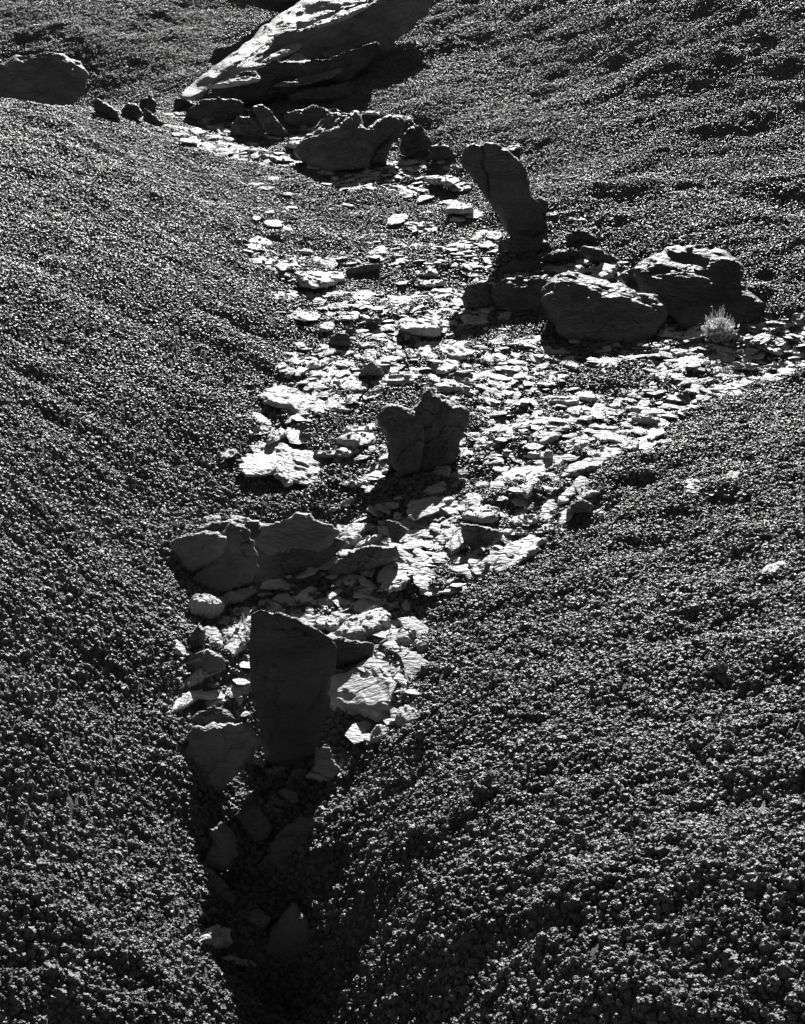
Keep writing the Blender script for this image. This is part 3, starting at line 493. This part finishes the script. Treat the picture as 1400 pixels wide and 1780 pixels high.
# --- flat slabs lit by the sun: traced ones
Q = [
 ([(452,690),(470,678),(540,672),(600,676),(612,690),(640,692),(604,705),(612,714),(560,716),(520,718),(500,708),(462,700)], 'long cracked pale slab lying left of the split boulder', 86, .03, .020),
 ([(415,810),(424,788),(440,776),(470,771),(522,780),(570,794),(574,832),(546,842),(500,841),(470,826),(430,826)], 'widest bright slab of stepped layers, left of the split boulder', 84, .05, .026),
 ([(707,900),(712,872),(735,852),(764,841),(775,855),(790,873),(765,886),(745,896),(718,906)], 'bright rippled slab just below the split boulder, crossed by its shadow', 82, .04, .018),
 ([(862,836),(890,815),(930,808),(946,810),(951,828),(938,846),(918,863),(900,861),(880,856),(868,846)], 'bright lumpy slab in the middle right of the wash', 80, .05, .022),
 ([(974,830),(990,812),(1025,800),(1056,797),(1042,812),(1002,825)], 'smooth bright slab with a straight lower edge, right of the lumpy slab', 80, .04, .006),
 ([(784,905),(806,911),(801,930),(820,924),(825,914),(811,949),(786,963),(779,952),(788,930),(777,911)], 'bright slab with dark notch at the left end of the curved slab', 74, .03, .010),
 ([(862,966),(876,968),(905,936),(921,931),(948,937),(937,955),(916,970),(896,986),(871,997),(856,991),(873,976)], 'pale smooth slab lying alone at the lower right edge of the wash', 78, .03, .006),
 ([(659,1011),(672,990),(700,975),(741,964),(749,982),(726,1001),(700,1021),(680,1026),(665,1021)], 'bright pitted slab lying right of the dark slanting slab', 78, .05, .014),
 ([(517,482),(545,474),(598,474),(600,485),(575,494),(545,500),(525,495)], 'striped bowl-shaped slab at the left side of the upper wash', 80, .06, .030),
 ([(600,519),(614,508),(640,504),(656,511),(645,520),(618,523)], 'smooth bright oval slab below the striped slab', 84, .02, .004),
 ([(845,594),(870,583),(905,580),(940,584),(944,594),(920,600),(880,600)], 'wide bright layered slab below the rounded dark lump', 86, .03, .014),
 ([(574,1104),(600,1083),(635,1068),(673,1062),(681,1080),(661,1095),(650,1104),(620,1109),(592,1106)], 'bright rough slab above the dark shadow block beside the upright slab', 76, .06, .020),
 ([(530,1082),(560,1068),(600,1066),(608,1078),(580,1094),(556,1092)], 'bright flake tucked behind the upright slab rim', 76, .04, .010),
 ([(378,1100),(388,1092),(420,1088),(436,1072),(438,1100),(424,1128),(405,1142),(388,1128)], 'rough sunlit rock hugging the left edge of the upright slab', 70, .06, .022),
 ([(297,1240),(304,1220),(326,1204),(352,1199),(346,1215),(322,1231)], 'bright pointed slab on the left bank of the gully', 72, .03, .006),
 ([(308,1200),(318,1184),(340,1166),(372,1160),(384,1168),(360,1180),(330,1196)], 'ribbed slab with bright ridges above the bright pointed slab', 68, .05, .018),
 ([(440,1158),(446,1190),(430,1212),(415,1230),(407,1216),(420,1182)], 'narrow rough block standing against the left edge of the upright slab', 64, .05, .014),
 ([(660,1125),(675,1108),(705,1095),(722,1098),(716,1118),(690,1124)], 'stone right of the rough slab, half sunlit and half grey', 60, .07, .008),
 ([(1005,730),(1012,720),(1040,703),(1056,706),(1046,720),(1022,731)], 'smooth bright slab pointing up to the right, right of the split boulder', 80, .03, .004),
 ([(1222,678),(1240,672),(1280,668),(1300,670),(1280,678),(1240,682)], 'thin bright slab alone near the right edge of the wash', 84, .02, .006),
 ([(1038,630),(1050,622),(1096,618),(1100,632),(1076,640),(1050,638)], 'bright oblong slab below the humped boulder', 84, .03, .006),
 ([(1145,632),(1170,630),(1198,636),(1206,642),(1188,648),(1166,640)], 'bright kinked slab below the wide boulder', 84, .03, .008),
 ([(395,915),(400,899),(418,898),(446,910),(459,920),(441,933),(424,921)], 'rough sunlit rock between the two dark slabs of the left bank', 60, .06, .018),
 ([(328,1046),(345,1042),(384,1050),(386,1064),(368,1068),(332,1062)], 'bright block end on the left bank above the thin sliver', 66, .12, .010),
 ([(370,1045),(400,1030),(446,1018),(450,1028),(420,1044),(385,1052)], 'bright strip along the foot of the large dark slab', 68, .04, .012),
 ([(450,1022),(462,1010),(490,1006),(505,1016),(480,1024)], 'bright chip below the broad grey slab', 74, .03, .006),
 ([(488,992),(510,982),(536,974),(540,984),(514,996),(494,1000)], 'rough bright chip leaning against the broad grey slab', 64, .03, .012),
 ([(574,952),(590,938),(625,928),(632,936),(608,950),(584,960)], 'ribbed bright slab on the right shoulder of the broad grey slab', 66, .04, .014),
 ([(590,930),(610,916),(636,910),(640,918),(616,932)], 'bright flake above the ribbed slab at the gully head', 70, .03, .006),
 ([(1182,850),(1194,835),(1215,836),(1226,848),(1214,861),(1190,862)], 'round bright stone alone on the right slope', 66, .05, .010),
 ([(1322,996),(1334,982),(1362,974),(1368,982),(1346,996),(1330,1002)], 'pale stone alone near the right edge of the right slope', 72, .03, .008),
 ([(275,890),(284,876),(298,878),(300,888),(288,894)], 'small white stone alone on the left slope above the gully', 70, .03, .004),
 ([(340,1640),(352,1622),(370,1612),(396,1620),(404,1640),(380,1650)], 'small rough pyramid of stone catching the sun low in the gully', 50, .06, .020),
 ([(372,1668),(395,1662),(430,1668),(470,1672),(468,1682),(430,1680),(400,1674)], 'thin bright sliver lying across the bottom of the gully', 80, .018, .008),
 ([(690,1258),(694,1238),(708,1228),(722,1234),(738,1250),(722,1262),(704,1266)], 'small rough stone right of the thick flat slab', 52, .06, .012),
 ([(640,1292),(648,1276),(664,1264),(684,1266),(676,1284),(656,1292)], 'rough chip just below the thick flat slab', 66, .04, .012),
 ([(660,1298),(680,1282),(704,1272),(700,1284),(676,1298)], 'narrow chip beside the rough chip below the thick flat slab', 66, .03, .006),
 ([(722,1122),(728,1110),(742,1110),(748,1122),(738,1132),(726,1130)], 'little round bright stone right of the half sunlit stone', 55, .05, .008),
 ([(686,1136),(700,1126),(714,1130),(716,1140),(700,1148)], 'little rough stone just below the half sunlit stone', 60, .04, .010),
 ([(1030,480),(1045,461),(1072,465),(1066,481),(1044,490)], 'bright flat top stone behind the humped boulder', 60, .06, .004),
 ([(715,938),(722,914),(770,896),(772,904),(748,916),(730,940)], 'bright bent sliver left of the curved slab', 66, .02, .010),
 ([(895,738),(912,732),(965,726),(968,740),(920,748),(866,752),(870,740)], 'long ribbed bright slab right of the split boulder', 82, .04, .022),
 ([(924,768),(940,756),(972,746),(970,760),(948,772)], 'bright angular slab under the long ribbed slab', 80, .04, .006),
 ([(804,902),(808,886),(834,878),(866,888),(868,900),(840,908)], 'round swirled slab just above the curved dark slab', 78, .05, .016),
]
for k, (px, lb, lean, th, ro) in enumerate(Q):
    w = max(p[0] for p in px)-min(p[0] for p in px)
    hero('shale_flake', px, lb, 'slab', mtl=M_SHALE, lean=94 if lean > 69 else 85, turn=(k*53 % 24)-12, thick=th*.5, lift=th*.1, grainy=.35, rough=ro*.25, jag=.085, lay=5, bulge=7,
         n=110 if w > 60 else 70, K=30 if w > 60 else 18, seed=200+k, strat=(k*17 % 20)-10)
# --- smaller traced flakes: centre u, v, width, height, rise to the right in degrees (photo pixels), kind: 0 pale flat, 1 grey standing, 2 pale on a dark block
FL = """447 377 14 12 0 0;475 388 32 12 0 0;502 397 18 9 0 0;455 424 46 22 -10 0;482 448 42 12 -42 0;490 462 20 14 -20 2;512 454 42 20 0 0;533 437 24 6 0 2
630 470 62 14 10 1;530 548 52 18 -8 0;581 533 22 9 0 0;568 569 32 14 5 2;590 592 40 22 0 1;557 632 44 10 16 2;595 632 26 10 0 0;580 650 30 8 20 0;520 635 22 6 0 0
680 475 42 18 -12 0;697 489 28 14 -10 0;735 472 60 16 0 0;745 493 60 9 0 0;655 510 30 8 0 0;695 525 40 16 5 2;657 536 32 11 8 0;785 509 72 14 3 0;755 516 44 8 -5 0;700 541 54 8 5 0
725 567 82 22 -6 2;730 581 60 9 -10 0;675 571 28 8 0 0;825 558 46 14 -8 2;812 586 24 10 0 0;865 573 48 10 -4 0;835 596 16 7 0 0;848 601 16 7 0 0;770 609 104 18 -5 0;715 617 52 8 0 0;780 638 50 14 24 0
905 620 44 10 10 0;878 628 34 8 -3 0;758 638 20 16 0 1;800 655 44 14 5 1;690 660 100 20 10 0;715 675 44 12 0 0;785 672 84 20 5 0;850 653 18 8 0 0;876 676 42 9 0 0;820 475 32 12 -15 0;840 484 34 9 -10 0;805 622 32 7 0 0
522 742 34 12 8 1;530 760 24 14 0 1;515 757 38 28 -10 0;570 667 44 9 0 2;588 662 32 13 30 0;620 673 40 13 5 0;615 690 42 15 34 0;650 684 42 13 20 0;455 748 46 14 5 0;482 757 42 14 28 2;397 790 36 11 16 2
630 745 62 11 10 0;622 763 70 20 5 2;610 785 54 13 16 0;578 790 64 8 0 0;602 803 42 10 -4 0;635 817 28 11 0 0;615 840 54 9 0 2;657 813 16 5 -10 0;665 780 22 11 0 0;672 797 20 12 -20 0;592 878 46 7 24 0;500 867 30 11 25 2
822 755 24 8 0 0;801 768 18 12 0 0;828 763 26 9 -10 0;835 775 28 13 8 0;803 783 32 11 0 0;833 794 24 10 18 0;795 797 28 8 14 0;862 776 26 8 0 0;868 788 34 12 12 0;872 812 34 15 0 0;772 812 34 20 10 0;765 823 36 10 -5 2
735 838 32 16 12 0;780 843 32 10 0 0;800 834 32 6 -5 0;805 856 34 10 -4 2;870 862 38 13 18 0;838 842 22 12 0 0;940 790 54 10 0 2;935 805 38 12 0 1;968 806 22 9 0 0;910 905 54 16 0 0;945 903 16 7 0 0
960 838 38 8 16 0;1033 788 26 10 -8 2;985 863 36 16 42 2;1027 856 36 13 12 2;1040 890 22 8 0 0;920 882 20 6 0 0;945 921 42 7 8 0;973 922 20 9 5 0;895 926 52 7 -3 0;828 958 24 7 8 0;700 911 44 10 -20 0;735 904 42 6 -3 0;735 926 34 8 8 0
640 942 54 9 26 2;610 1003 44 8 58 0;635 990 40 9 14 0;505 1020 32 7 4 0;472 1045 54 10 16 0;505 1001 26 7 0 0;560 981 58 10 12 2;660 1030 50 10 20 0;670 1036 20 10 10 0;645 1055 46 9 20 0;628 1062 34 7 18 0;690 1036 24 12 -10 0
283 918 34 16 -10 1;330 889 22 6 0 0;370 902 34 10 8 0;320 914 64 5 -6 2;668 1105 34 7 34 0;650 1145 64 14 0 0;692 1157 16 8 40 0;395 1160 24 8 42 0;345 1140 60 10 10 2;365 1212 24 8 10 0;392 1204 22 8 0 2
1000 592 28 9 0 0;1087 614 20 7 0 0;1120 633 44 11 -4 0;1035 630 30 14 -18 0;990 635 36 9 -12 2;1090 659 38 9 10 0;1108 667 28 9 -8 0;1140 655 44 9 -4 2;1015 686 40 16 -12 2;980 699 56 15 -5 2;950 717 46 16 0 2;995 724 44 20 18 2
1070 706 20 9 34 0;1093 680 32 12 0 2;1102 697 34 9 6 0;1150 695 72 16 12 0;1125 729 50 9 -3 2;1110 712 34 9 0 2;1188 691 22 20 0 1;1220 694 34 10 14 0;1000 775 44 12 5 2;1140 755 34 11 26 0;1124 772 34 18 10 0;1155 768 30 7 0 0
1095 774 32 15 0 2;1126 795 22 20 0 2;1115 812 42 6 0 0;1060 790 36 13 5 0;1233 850 16 22 40 2;1275 828 28 16 22 2;1235 620 48 6 -8 0;1222 640 34 8 0 2;1290 637 62 9 0 0;1350 637 44 9 5 0;1390 616 40 7 -14 0;1160 580 64 10 -8 0;1170 595 42 9 0 0
1212 588 40 8 -5 0;1250 578 44 8 -12 0;1290 590 60 8 -14 0;1330 605 60 8 -16 0;1372 562 80 13 24 0;1325 566 40 9 25 0;1205 602 44 8 0 0;1250 606 36 7 -8 0;1180 612 34 8 0 2;1140 600 30 8 -10 0;1395 585 30 8 10 0;1270 655 50 7 5 0;1060 645 34 9 0 2
527 309 24 8 0 0;445 320 28 4 0 0;465 327 30 5 0 0;500 338 18 4 0 0;475 310 20 6 0 0;620 330 22 5 0 0;708 336 26 15 -8 2;738 343 30 12 20 0;770 314 72 10 -4 2;802 325 54 12 6 0;690 381 36 14 12 2;733 396 54 18 -5 0;850 406 50 12 -5 0
800 363 54 12 4 2;825 373 32 13 0 0;795 382 26 7 0 0;642 420 24 9 -5 0;580 364 22 4 0 0;605 357 22 4 -10 0;680 344 22 6 0 0;668 408 14 5 0 0;780 352 40 6 0 0;740 370 34 7 5 0;892 256 26 12 18 0;950 443 34 10 16 0;1010 452 38 7 -20 0;1030 396 20 7 0 0
980 470 84 10 -3 0;900 478 50 5 3 0;700 205 40 7 -10 0;640 196 50 6 -5 0;400 230 50 7 -4 0;340 230 40 6 0 0;450 262 60 7 -6 0;330 245 40 6 -6 0;520 252 50 7 0 2;560 300 40 5 -4 0;480 275 60 6 -8 0;790 292 44 6 5 0;520 240 40 6 0 0;700 283 60 5 0 0
1000 380 34 8 -5 0;1040 412 24 8 0 0;985 368 26 5 0 0;1020 398 30 7 5 0;960 372 22 6 0 0;580 610 30 6 0 0;640 600 34 7 6 0;670 610 24 6 0 0;510 508 30 5 -5 0;540 515 30 6 -5 0;600 545 34 6 0 0;770 540 30 6 0 0;610 575 20 8 0 1;650 560 30 10 0 1
700 826 34 14 10 1;735 828 44 10 6 0;770 815 34 12 -8 2;790 803 30 11 20 1;672 806 28 12 -20 2;440 1322 44 18 -14 1;478 1340 40 16 8 1;530 1345 38 16 -6 1;566 1318 34 16 30 1;880 424 44 12 -4 1;918 428 48 9 4 0;940 414 24 12 10 1;860 410 30 10 -10 2"""
LM = [((870,330),'the tall leaning stone'),((1060,530),'the humped boulder'),((1215,500),'the wide right boulder'),((740,745),'the split boulder'),
      ((505,1180),'the upright slab'),((515,940),'the broad grey slab'),((630,1205),'the thick flat slab'),((610,245),'the ridged boulder'),((495,810),'the widest bright slab'),
      ((535,695),'the long cracked pale slab'),((910,835),'the lumpy bright slab'),((905,962),'the pale smooth slab'),((705,990),'the bright pitted slab'),((558,485),'the striped slab'),
      ((480,130),'the long outcrop'),((370,1310),'the broad smooth slab'),((1250,545),'the dry bush'),((628,514),'the bright oval slab'),((900,590),'the wide layered slab'),((645,642),'the grey pyramid stone'),
      ((835,516),'the rounded dark lump'),((1016,812),'the smooth straight-edged slab'),((1260,674),'the thin lone slab'),((1068,630),'the bright oblong slab')]
items = []
sd = 400
for row in FL.replace('\n', ';').split(';'):
    items.append([float(q) for q in row.split()]); 
def inside(u, v, poly):
    c = False; j = len(poly)-1
    for i in range(len(poly)):
        (xi, yi), (xj, yj) = poly[i], poly[j]
        if (yi > v) != (yj > v) and u < (xj-xi)*(v-yi)/(yj-yi)+xi: c = not c
        j = i
    return c
WASH = [(290,190),(430,185),(700,200),(800,240),(850,330),(950,440),(1100,460),(1150,530),(1400,560),(1400,650),(1250,690),(1130,760),(1050,870),(960,960),(850,1000),(760,1060),
        (735,1130),(725,1230),(640,1300),(420,1250),(310,1210),(300,1120),(430,1040),(590,905),(560,860),(425,840),(400,790),(445,700),(500,620),(480,520),(430,440),(425,375),(520,350),(560,300),(400,285),(300,235)]
rr = random.Random(12)
BODIES = [[(940,480),(1170,500),(1160,600),(950,590)],[(655,680),(820,680),(800,815),(690,830)],[(800,240),(950,340),(950,420),(880,420)],[(1100,430),(1330,430),(1330,570),(1110,560)],
          [(430,1060),(590,1110),(540,1330),(440,1300)],[(545,1160),(710,1160),(700,1250),(545,1250)],[(290,890),(600,890),(590,960),(450,1030),(300,1030)],[(500,200),(700,200),(700,300),(500,300)]]
tries = 0; want = 300-len(items)-45
add = []
while len(add) < want and tries < 20000:
    tries += 1
    u, v = (rr.uniform(290, 1400), rr.uniform(190, 1260)) if len(add) % 3 == 0 else (rr.uniform(560, 1080), rr.uniform(700, 1030))
    if not inside(u, v, WASH) or any(inside(u, v, b) for b in BODIES): continue
    sparse = (300 < v < 460 and 430 < u < 800)
    if sparse and rr.random() < .6: continue
    k = .55+.5*(v/1000)
    if v > 840 and rr.random() < .0: continue
    w = rr.uniform(18, 44)*k*(1.45 if v > 840 else 1)
    if any(abs(u-a[0]) < (w+a[2])*.42 and abs(v-a[1]) < (w*.3+a[3])*.45 for a in items+add): continue
    add.append([u, v, w, w*rr.uniform(.24, .38)*(1+.5*(v > 850)), rr.uniform(-15, 25), rr.choice([0, 0, 0, 0, 2, 1])])
items += add
_small = {}
for k, (u, v, w, h, rot, kind) in enumerate(items):
    kind = int(kind); sd += 1
    px = outline(u, v, w*1.06, h*1.12, rot, sd, 10)
    turn = (k*47 % 50)-25
    size_m = w*np.linalg.norm(hit(u, v)-EYE)/FPX
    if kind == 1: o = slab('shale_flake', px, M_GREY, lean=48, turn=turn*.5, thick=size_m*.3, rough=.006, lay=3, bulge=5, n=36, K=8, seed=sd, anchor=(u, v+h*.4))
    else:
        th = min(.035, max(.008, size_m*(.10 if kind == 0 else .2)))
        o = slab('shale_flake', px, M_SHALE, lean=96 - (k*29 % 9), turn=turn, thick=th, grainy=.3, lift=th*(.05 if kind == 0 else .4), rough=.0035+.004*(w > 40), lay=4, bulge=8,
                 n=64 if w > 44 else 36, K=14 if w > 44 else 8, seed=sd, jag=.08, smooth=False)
    THINGS.append((o, u, v, w, h, kind, rot))
# labels: how the flake looks and how it stands to the landmark next to it
lab = {}
for o, u, v, w, h, kind, rot in THINGS:
    (lu, lv), ln = min(LM, key=lambda q: math.hypot(q[0][0]-u, (q[0][1]-v)*1.6))
    du, dv = u-lu, (v-lv)*1.6
    rel = ('right of' if du > 0 else 'left of') if abs(du) > 1.6*abs(dv) else ('below' if dv > 0 else 'above') if abs(dv) > 1.6*abs(du) else \
          (('lower ' if dv > 0 else 'upper ')+('right of' if du > 0 else 'left of'))
    size = 'large' if w > 56 else 'medium' if w > 34 else 'small' if w > 22 else 'tiny'
    look = {0: 'pale flat', 1: 'dull grey upright', 2: 'pale thick'}[kind]
    form = 'sliver' if w/h > 5.5 else 'flake' if w/h > 2.4 else 'chip'
    lab.setdefault((f'{size} {look} shale {form}', rel, ln), []).append((math.hypot(du, dv), o))
ORD = ['nearest', 'second nearest', 'third nearest', 'fourth nearest', 'fifth nearest', 'sixth nearest', 'seventh nearest', 'eighth nearest']
for (a, rel, ln), lst in lab.items():
    rel = {'upper left of': 'up and left of', 'upper right of': 'up and right of', 'lower left of': 'down and left of', 'lower right of': 'down and right of'}.get(rel, rel)
    lst.sort(key=lambda q: q[0])
    for i, (dd, o) in enumerate(lst):
        if len(lst) > 1 and len(f'{a} {rel} {ln}'.split()) > 13: a = a.replace('shale ', '')
        if len(lst) > 1 and len(f'{a} {rel} {ln}'.split()) > 12: rel = rel.replace('up and ', '').replace('down and ', '')
        t = f'{a} {rel} {ln}' if len(lst) == 1 else f'{a} {rel} {ln}, {ORD[min(i,7)]} to it'
        tag(o, t, 'rock', 'shale flakes strewn down the wash')
# --- the shards too many and too small to count
rng = np.random.default_rng(21)
n = 60000
y = np.sqrt(rng.uniform(2.4**2, 9.6**2, n)); x = rng.uniform(-.3, .33, n)*y; z = mid_h(x, y)+fine_h(x, y)
pu, pv = project(np.stack([x, y, z], -1))
wp = np.array(WASH, float); ins = np.zeros(n, bool); j = len(wp)-1
for i in range(len(wp)):
    xi, yi = wp[i]; xj, yj = wp[j]; c = ((yi > pv) != (yj > pv)) & (pu < (xj-xi)*(pv-yi)/(yj-yi+1e-9)+xi); ins ^= c; j = i
cl = fbm(x/.35, y/.35, o=3, seed=77)
up = np.clip((520-pv)/120, 0, 1)*np.clip((pv-270)/40, 0, 1)*np.clip((830-pu)/60, 0, 1)      # thinner in the open middle of the upper wash
keep = ins & (rng.uniform(-.15, 1.3, n) < cl*1.7-.35*up+.36*np.clip((pv-680)/80, 0, 1)*np.clip((pu-560)/80, 0, 1)+.45*np.clip((pv-880)/60, 0, 1)-.3*np.clip((270-pv)/30, 0, 1))
pts = np.stack([x, y, z+.003], -1)[keep]
halo = (~ins) & (rng.uniform(0, 1, n) < .02) & (pv > 200) & (pv < 1500)
pts2 = np.stack([x, y, z+.002], -1)[halo]
tag(grain_tree('shale_shards', pts, .006, .040, 1, M_SHALE, flat=.13, variants=14, amp=1.0, freq=1.1, tilt=.24, sx=1.3, sy=.75), 'small pale shale shards strewn thickly down the stony wash', 'gravel', kind='stuff')
big_ = ins & (pv > 700) & (rng.uniform(0, 1, n) < .022+.04*(pv > 880))
tag(grain_tree('broken_shale', np.stack([x, y, z+.006], -1)[big_], .018, .055, 2, M_SHALE, flat=.10, variants=14, amp=1.1, freq=.9, tilt=.32, sx=1.3, sy=.7), 'broken angular shale bits packed between the larger slabs of the lower wash', 'gravel', kind='stuff')
tag(grain_tree('scattered_shards', pts2, .004, .012, 1, M_GREY, flat=.3, variants=5, amp=.75, freq=.9, tilt=.5), 'a few stray shale chips on the clay slopes', 'gravel', kind='stuff')
# ------------------------------------------------------------------ dry plants
def tube(bm_v, bm_f, pts, r0, r1, k=5):
    pts = [np.asarray(p, float) for p in pts]; base = len(bm_v)
    for i, p in enumerate(pts):
        d = unit(pts[min(i+1, len(pts)-1)]-pts[max(i-1, 0)]); a = unit(np.cross(d, [.3, .9, .1])); b = np.cross(d, a); r = r0+(r1-r0)*i/(len(pts)-1)
        for q in range(k):
            t = 2*math.pi*q/k; bm_v.append(p+a*math.cos(t)*r+b*math.sin(t)*r)
    for i in range(len(pts)-1):
        for q in range(k):
            A = base+i*k+q; B = base+i*k+(q+1) % k; bm_f.append((A, B, B+k, A+k))
def shrub(name, uv, h, nst, spread, leaves, label, seed):
    r = random.Random(seed); p0 = hit(*uv); e = empty(name, uv, label, 'dry plant'); 
    V, Fc, LV, LF = [], [], [], []
    for k in range(nst):
        az = r.uniform(0, 6.28); tl = r.uniform(.05, spread); hh = h*r.uniform(.5, 1.0)
        pts = [np.zeros(3)]; d = unit([math.cos(az)*tl, math.sin(az)*tl, 1])
        for q in range(5):
            d = unit(d+np.array([r.uniform(-.25, .25), r.uniform(-.25, .25), r.uniform(-.1, .15)])); pts.append(pts[-1]+d*hh/5)
        tube(V, Fc, pts, .0022, .0007)
        for q in (2, 3, 4):
            if r.random() < .8:
                dd = unit(d+np.array([r.uniform(-.9, .9), r.uniform(-.9, .9), .3])); tube(V, Fc, [pts[q], pts[q]+dd*hh*.14, pts[q]+dd*hh*.26+[0, 0, .01]], .0012, .0005)
        if leaves:
            for q in range(leaves):
                c = pts[r.choice([1, 2, 3])]*r.uniform(.5, 1.0)+np.array([r.gauss(0, .016), r.gauss(0, .016), abs(r.gauss(0, .008))]); s_ = r.uniform(.006, .012)
                a = unit([r.gauss(0, 1), r.gauss(0, 1), r.gauss(0, 1)]); b = unit(np.cross(a, [r.gauss(0, 1), .2, .5])); i = len(LV)
                LV += [c-a*s_, c+b*s_*.4, c+a*s_, c-b*s_*.4]; LF.append((i, i+1, i+2, i+3))
    link('stems', np.array(V), Fc, M_STRAW, e)
    if leaves:
        l = link('dry_leaves', np.array(LV), LF, M_STRAW, e, smooth=False); l['kind'] = 'stuff'
shrub('dry_bush', (1250, 590), .13, 40, 1.5, 160, 'small bleached dry bush growing in front of the wide right boulder', 5)
shrub('dry_twigs', (1172, 536), .13, 9, .7, 0, 'thin bare twigs between the humped boulder and the wide right boulder', 6)
shrub('dry_tuft', (418, 1100), .05, 9, 1.4, 26, 'tiny dry tuft on the rough rock at the left of the upright slab', 8)
shrub('dry_stalk', (1318, 1420), .07, 2, .4, 0, 'lone thin dry stalk standing on the near right slope', 9)
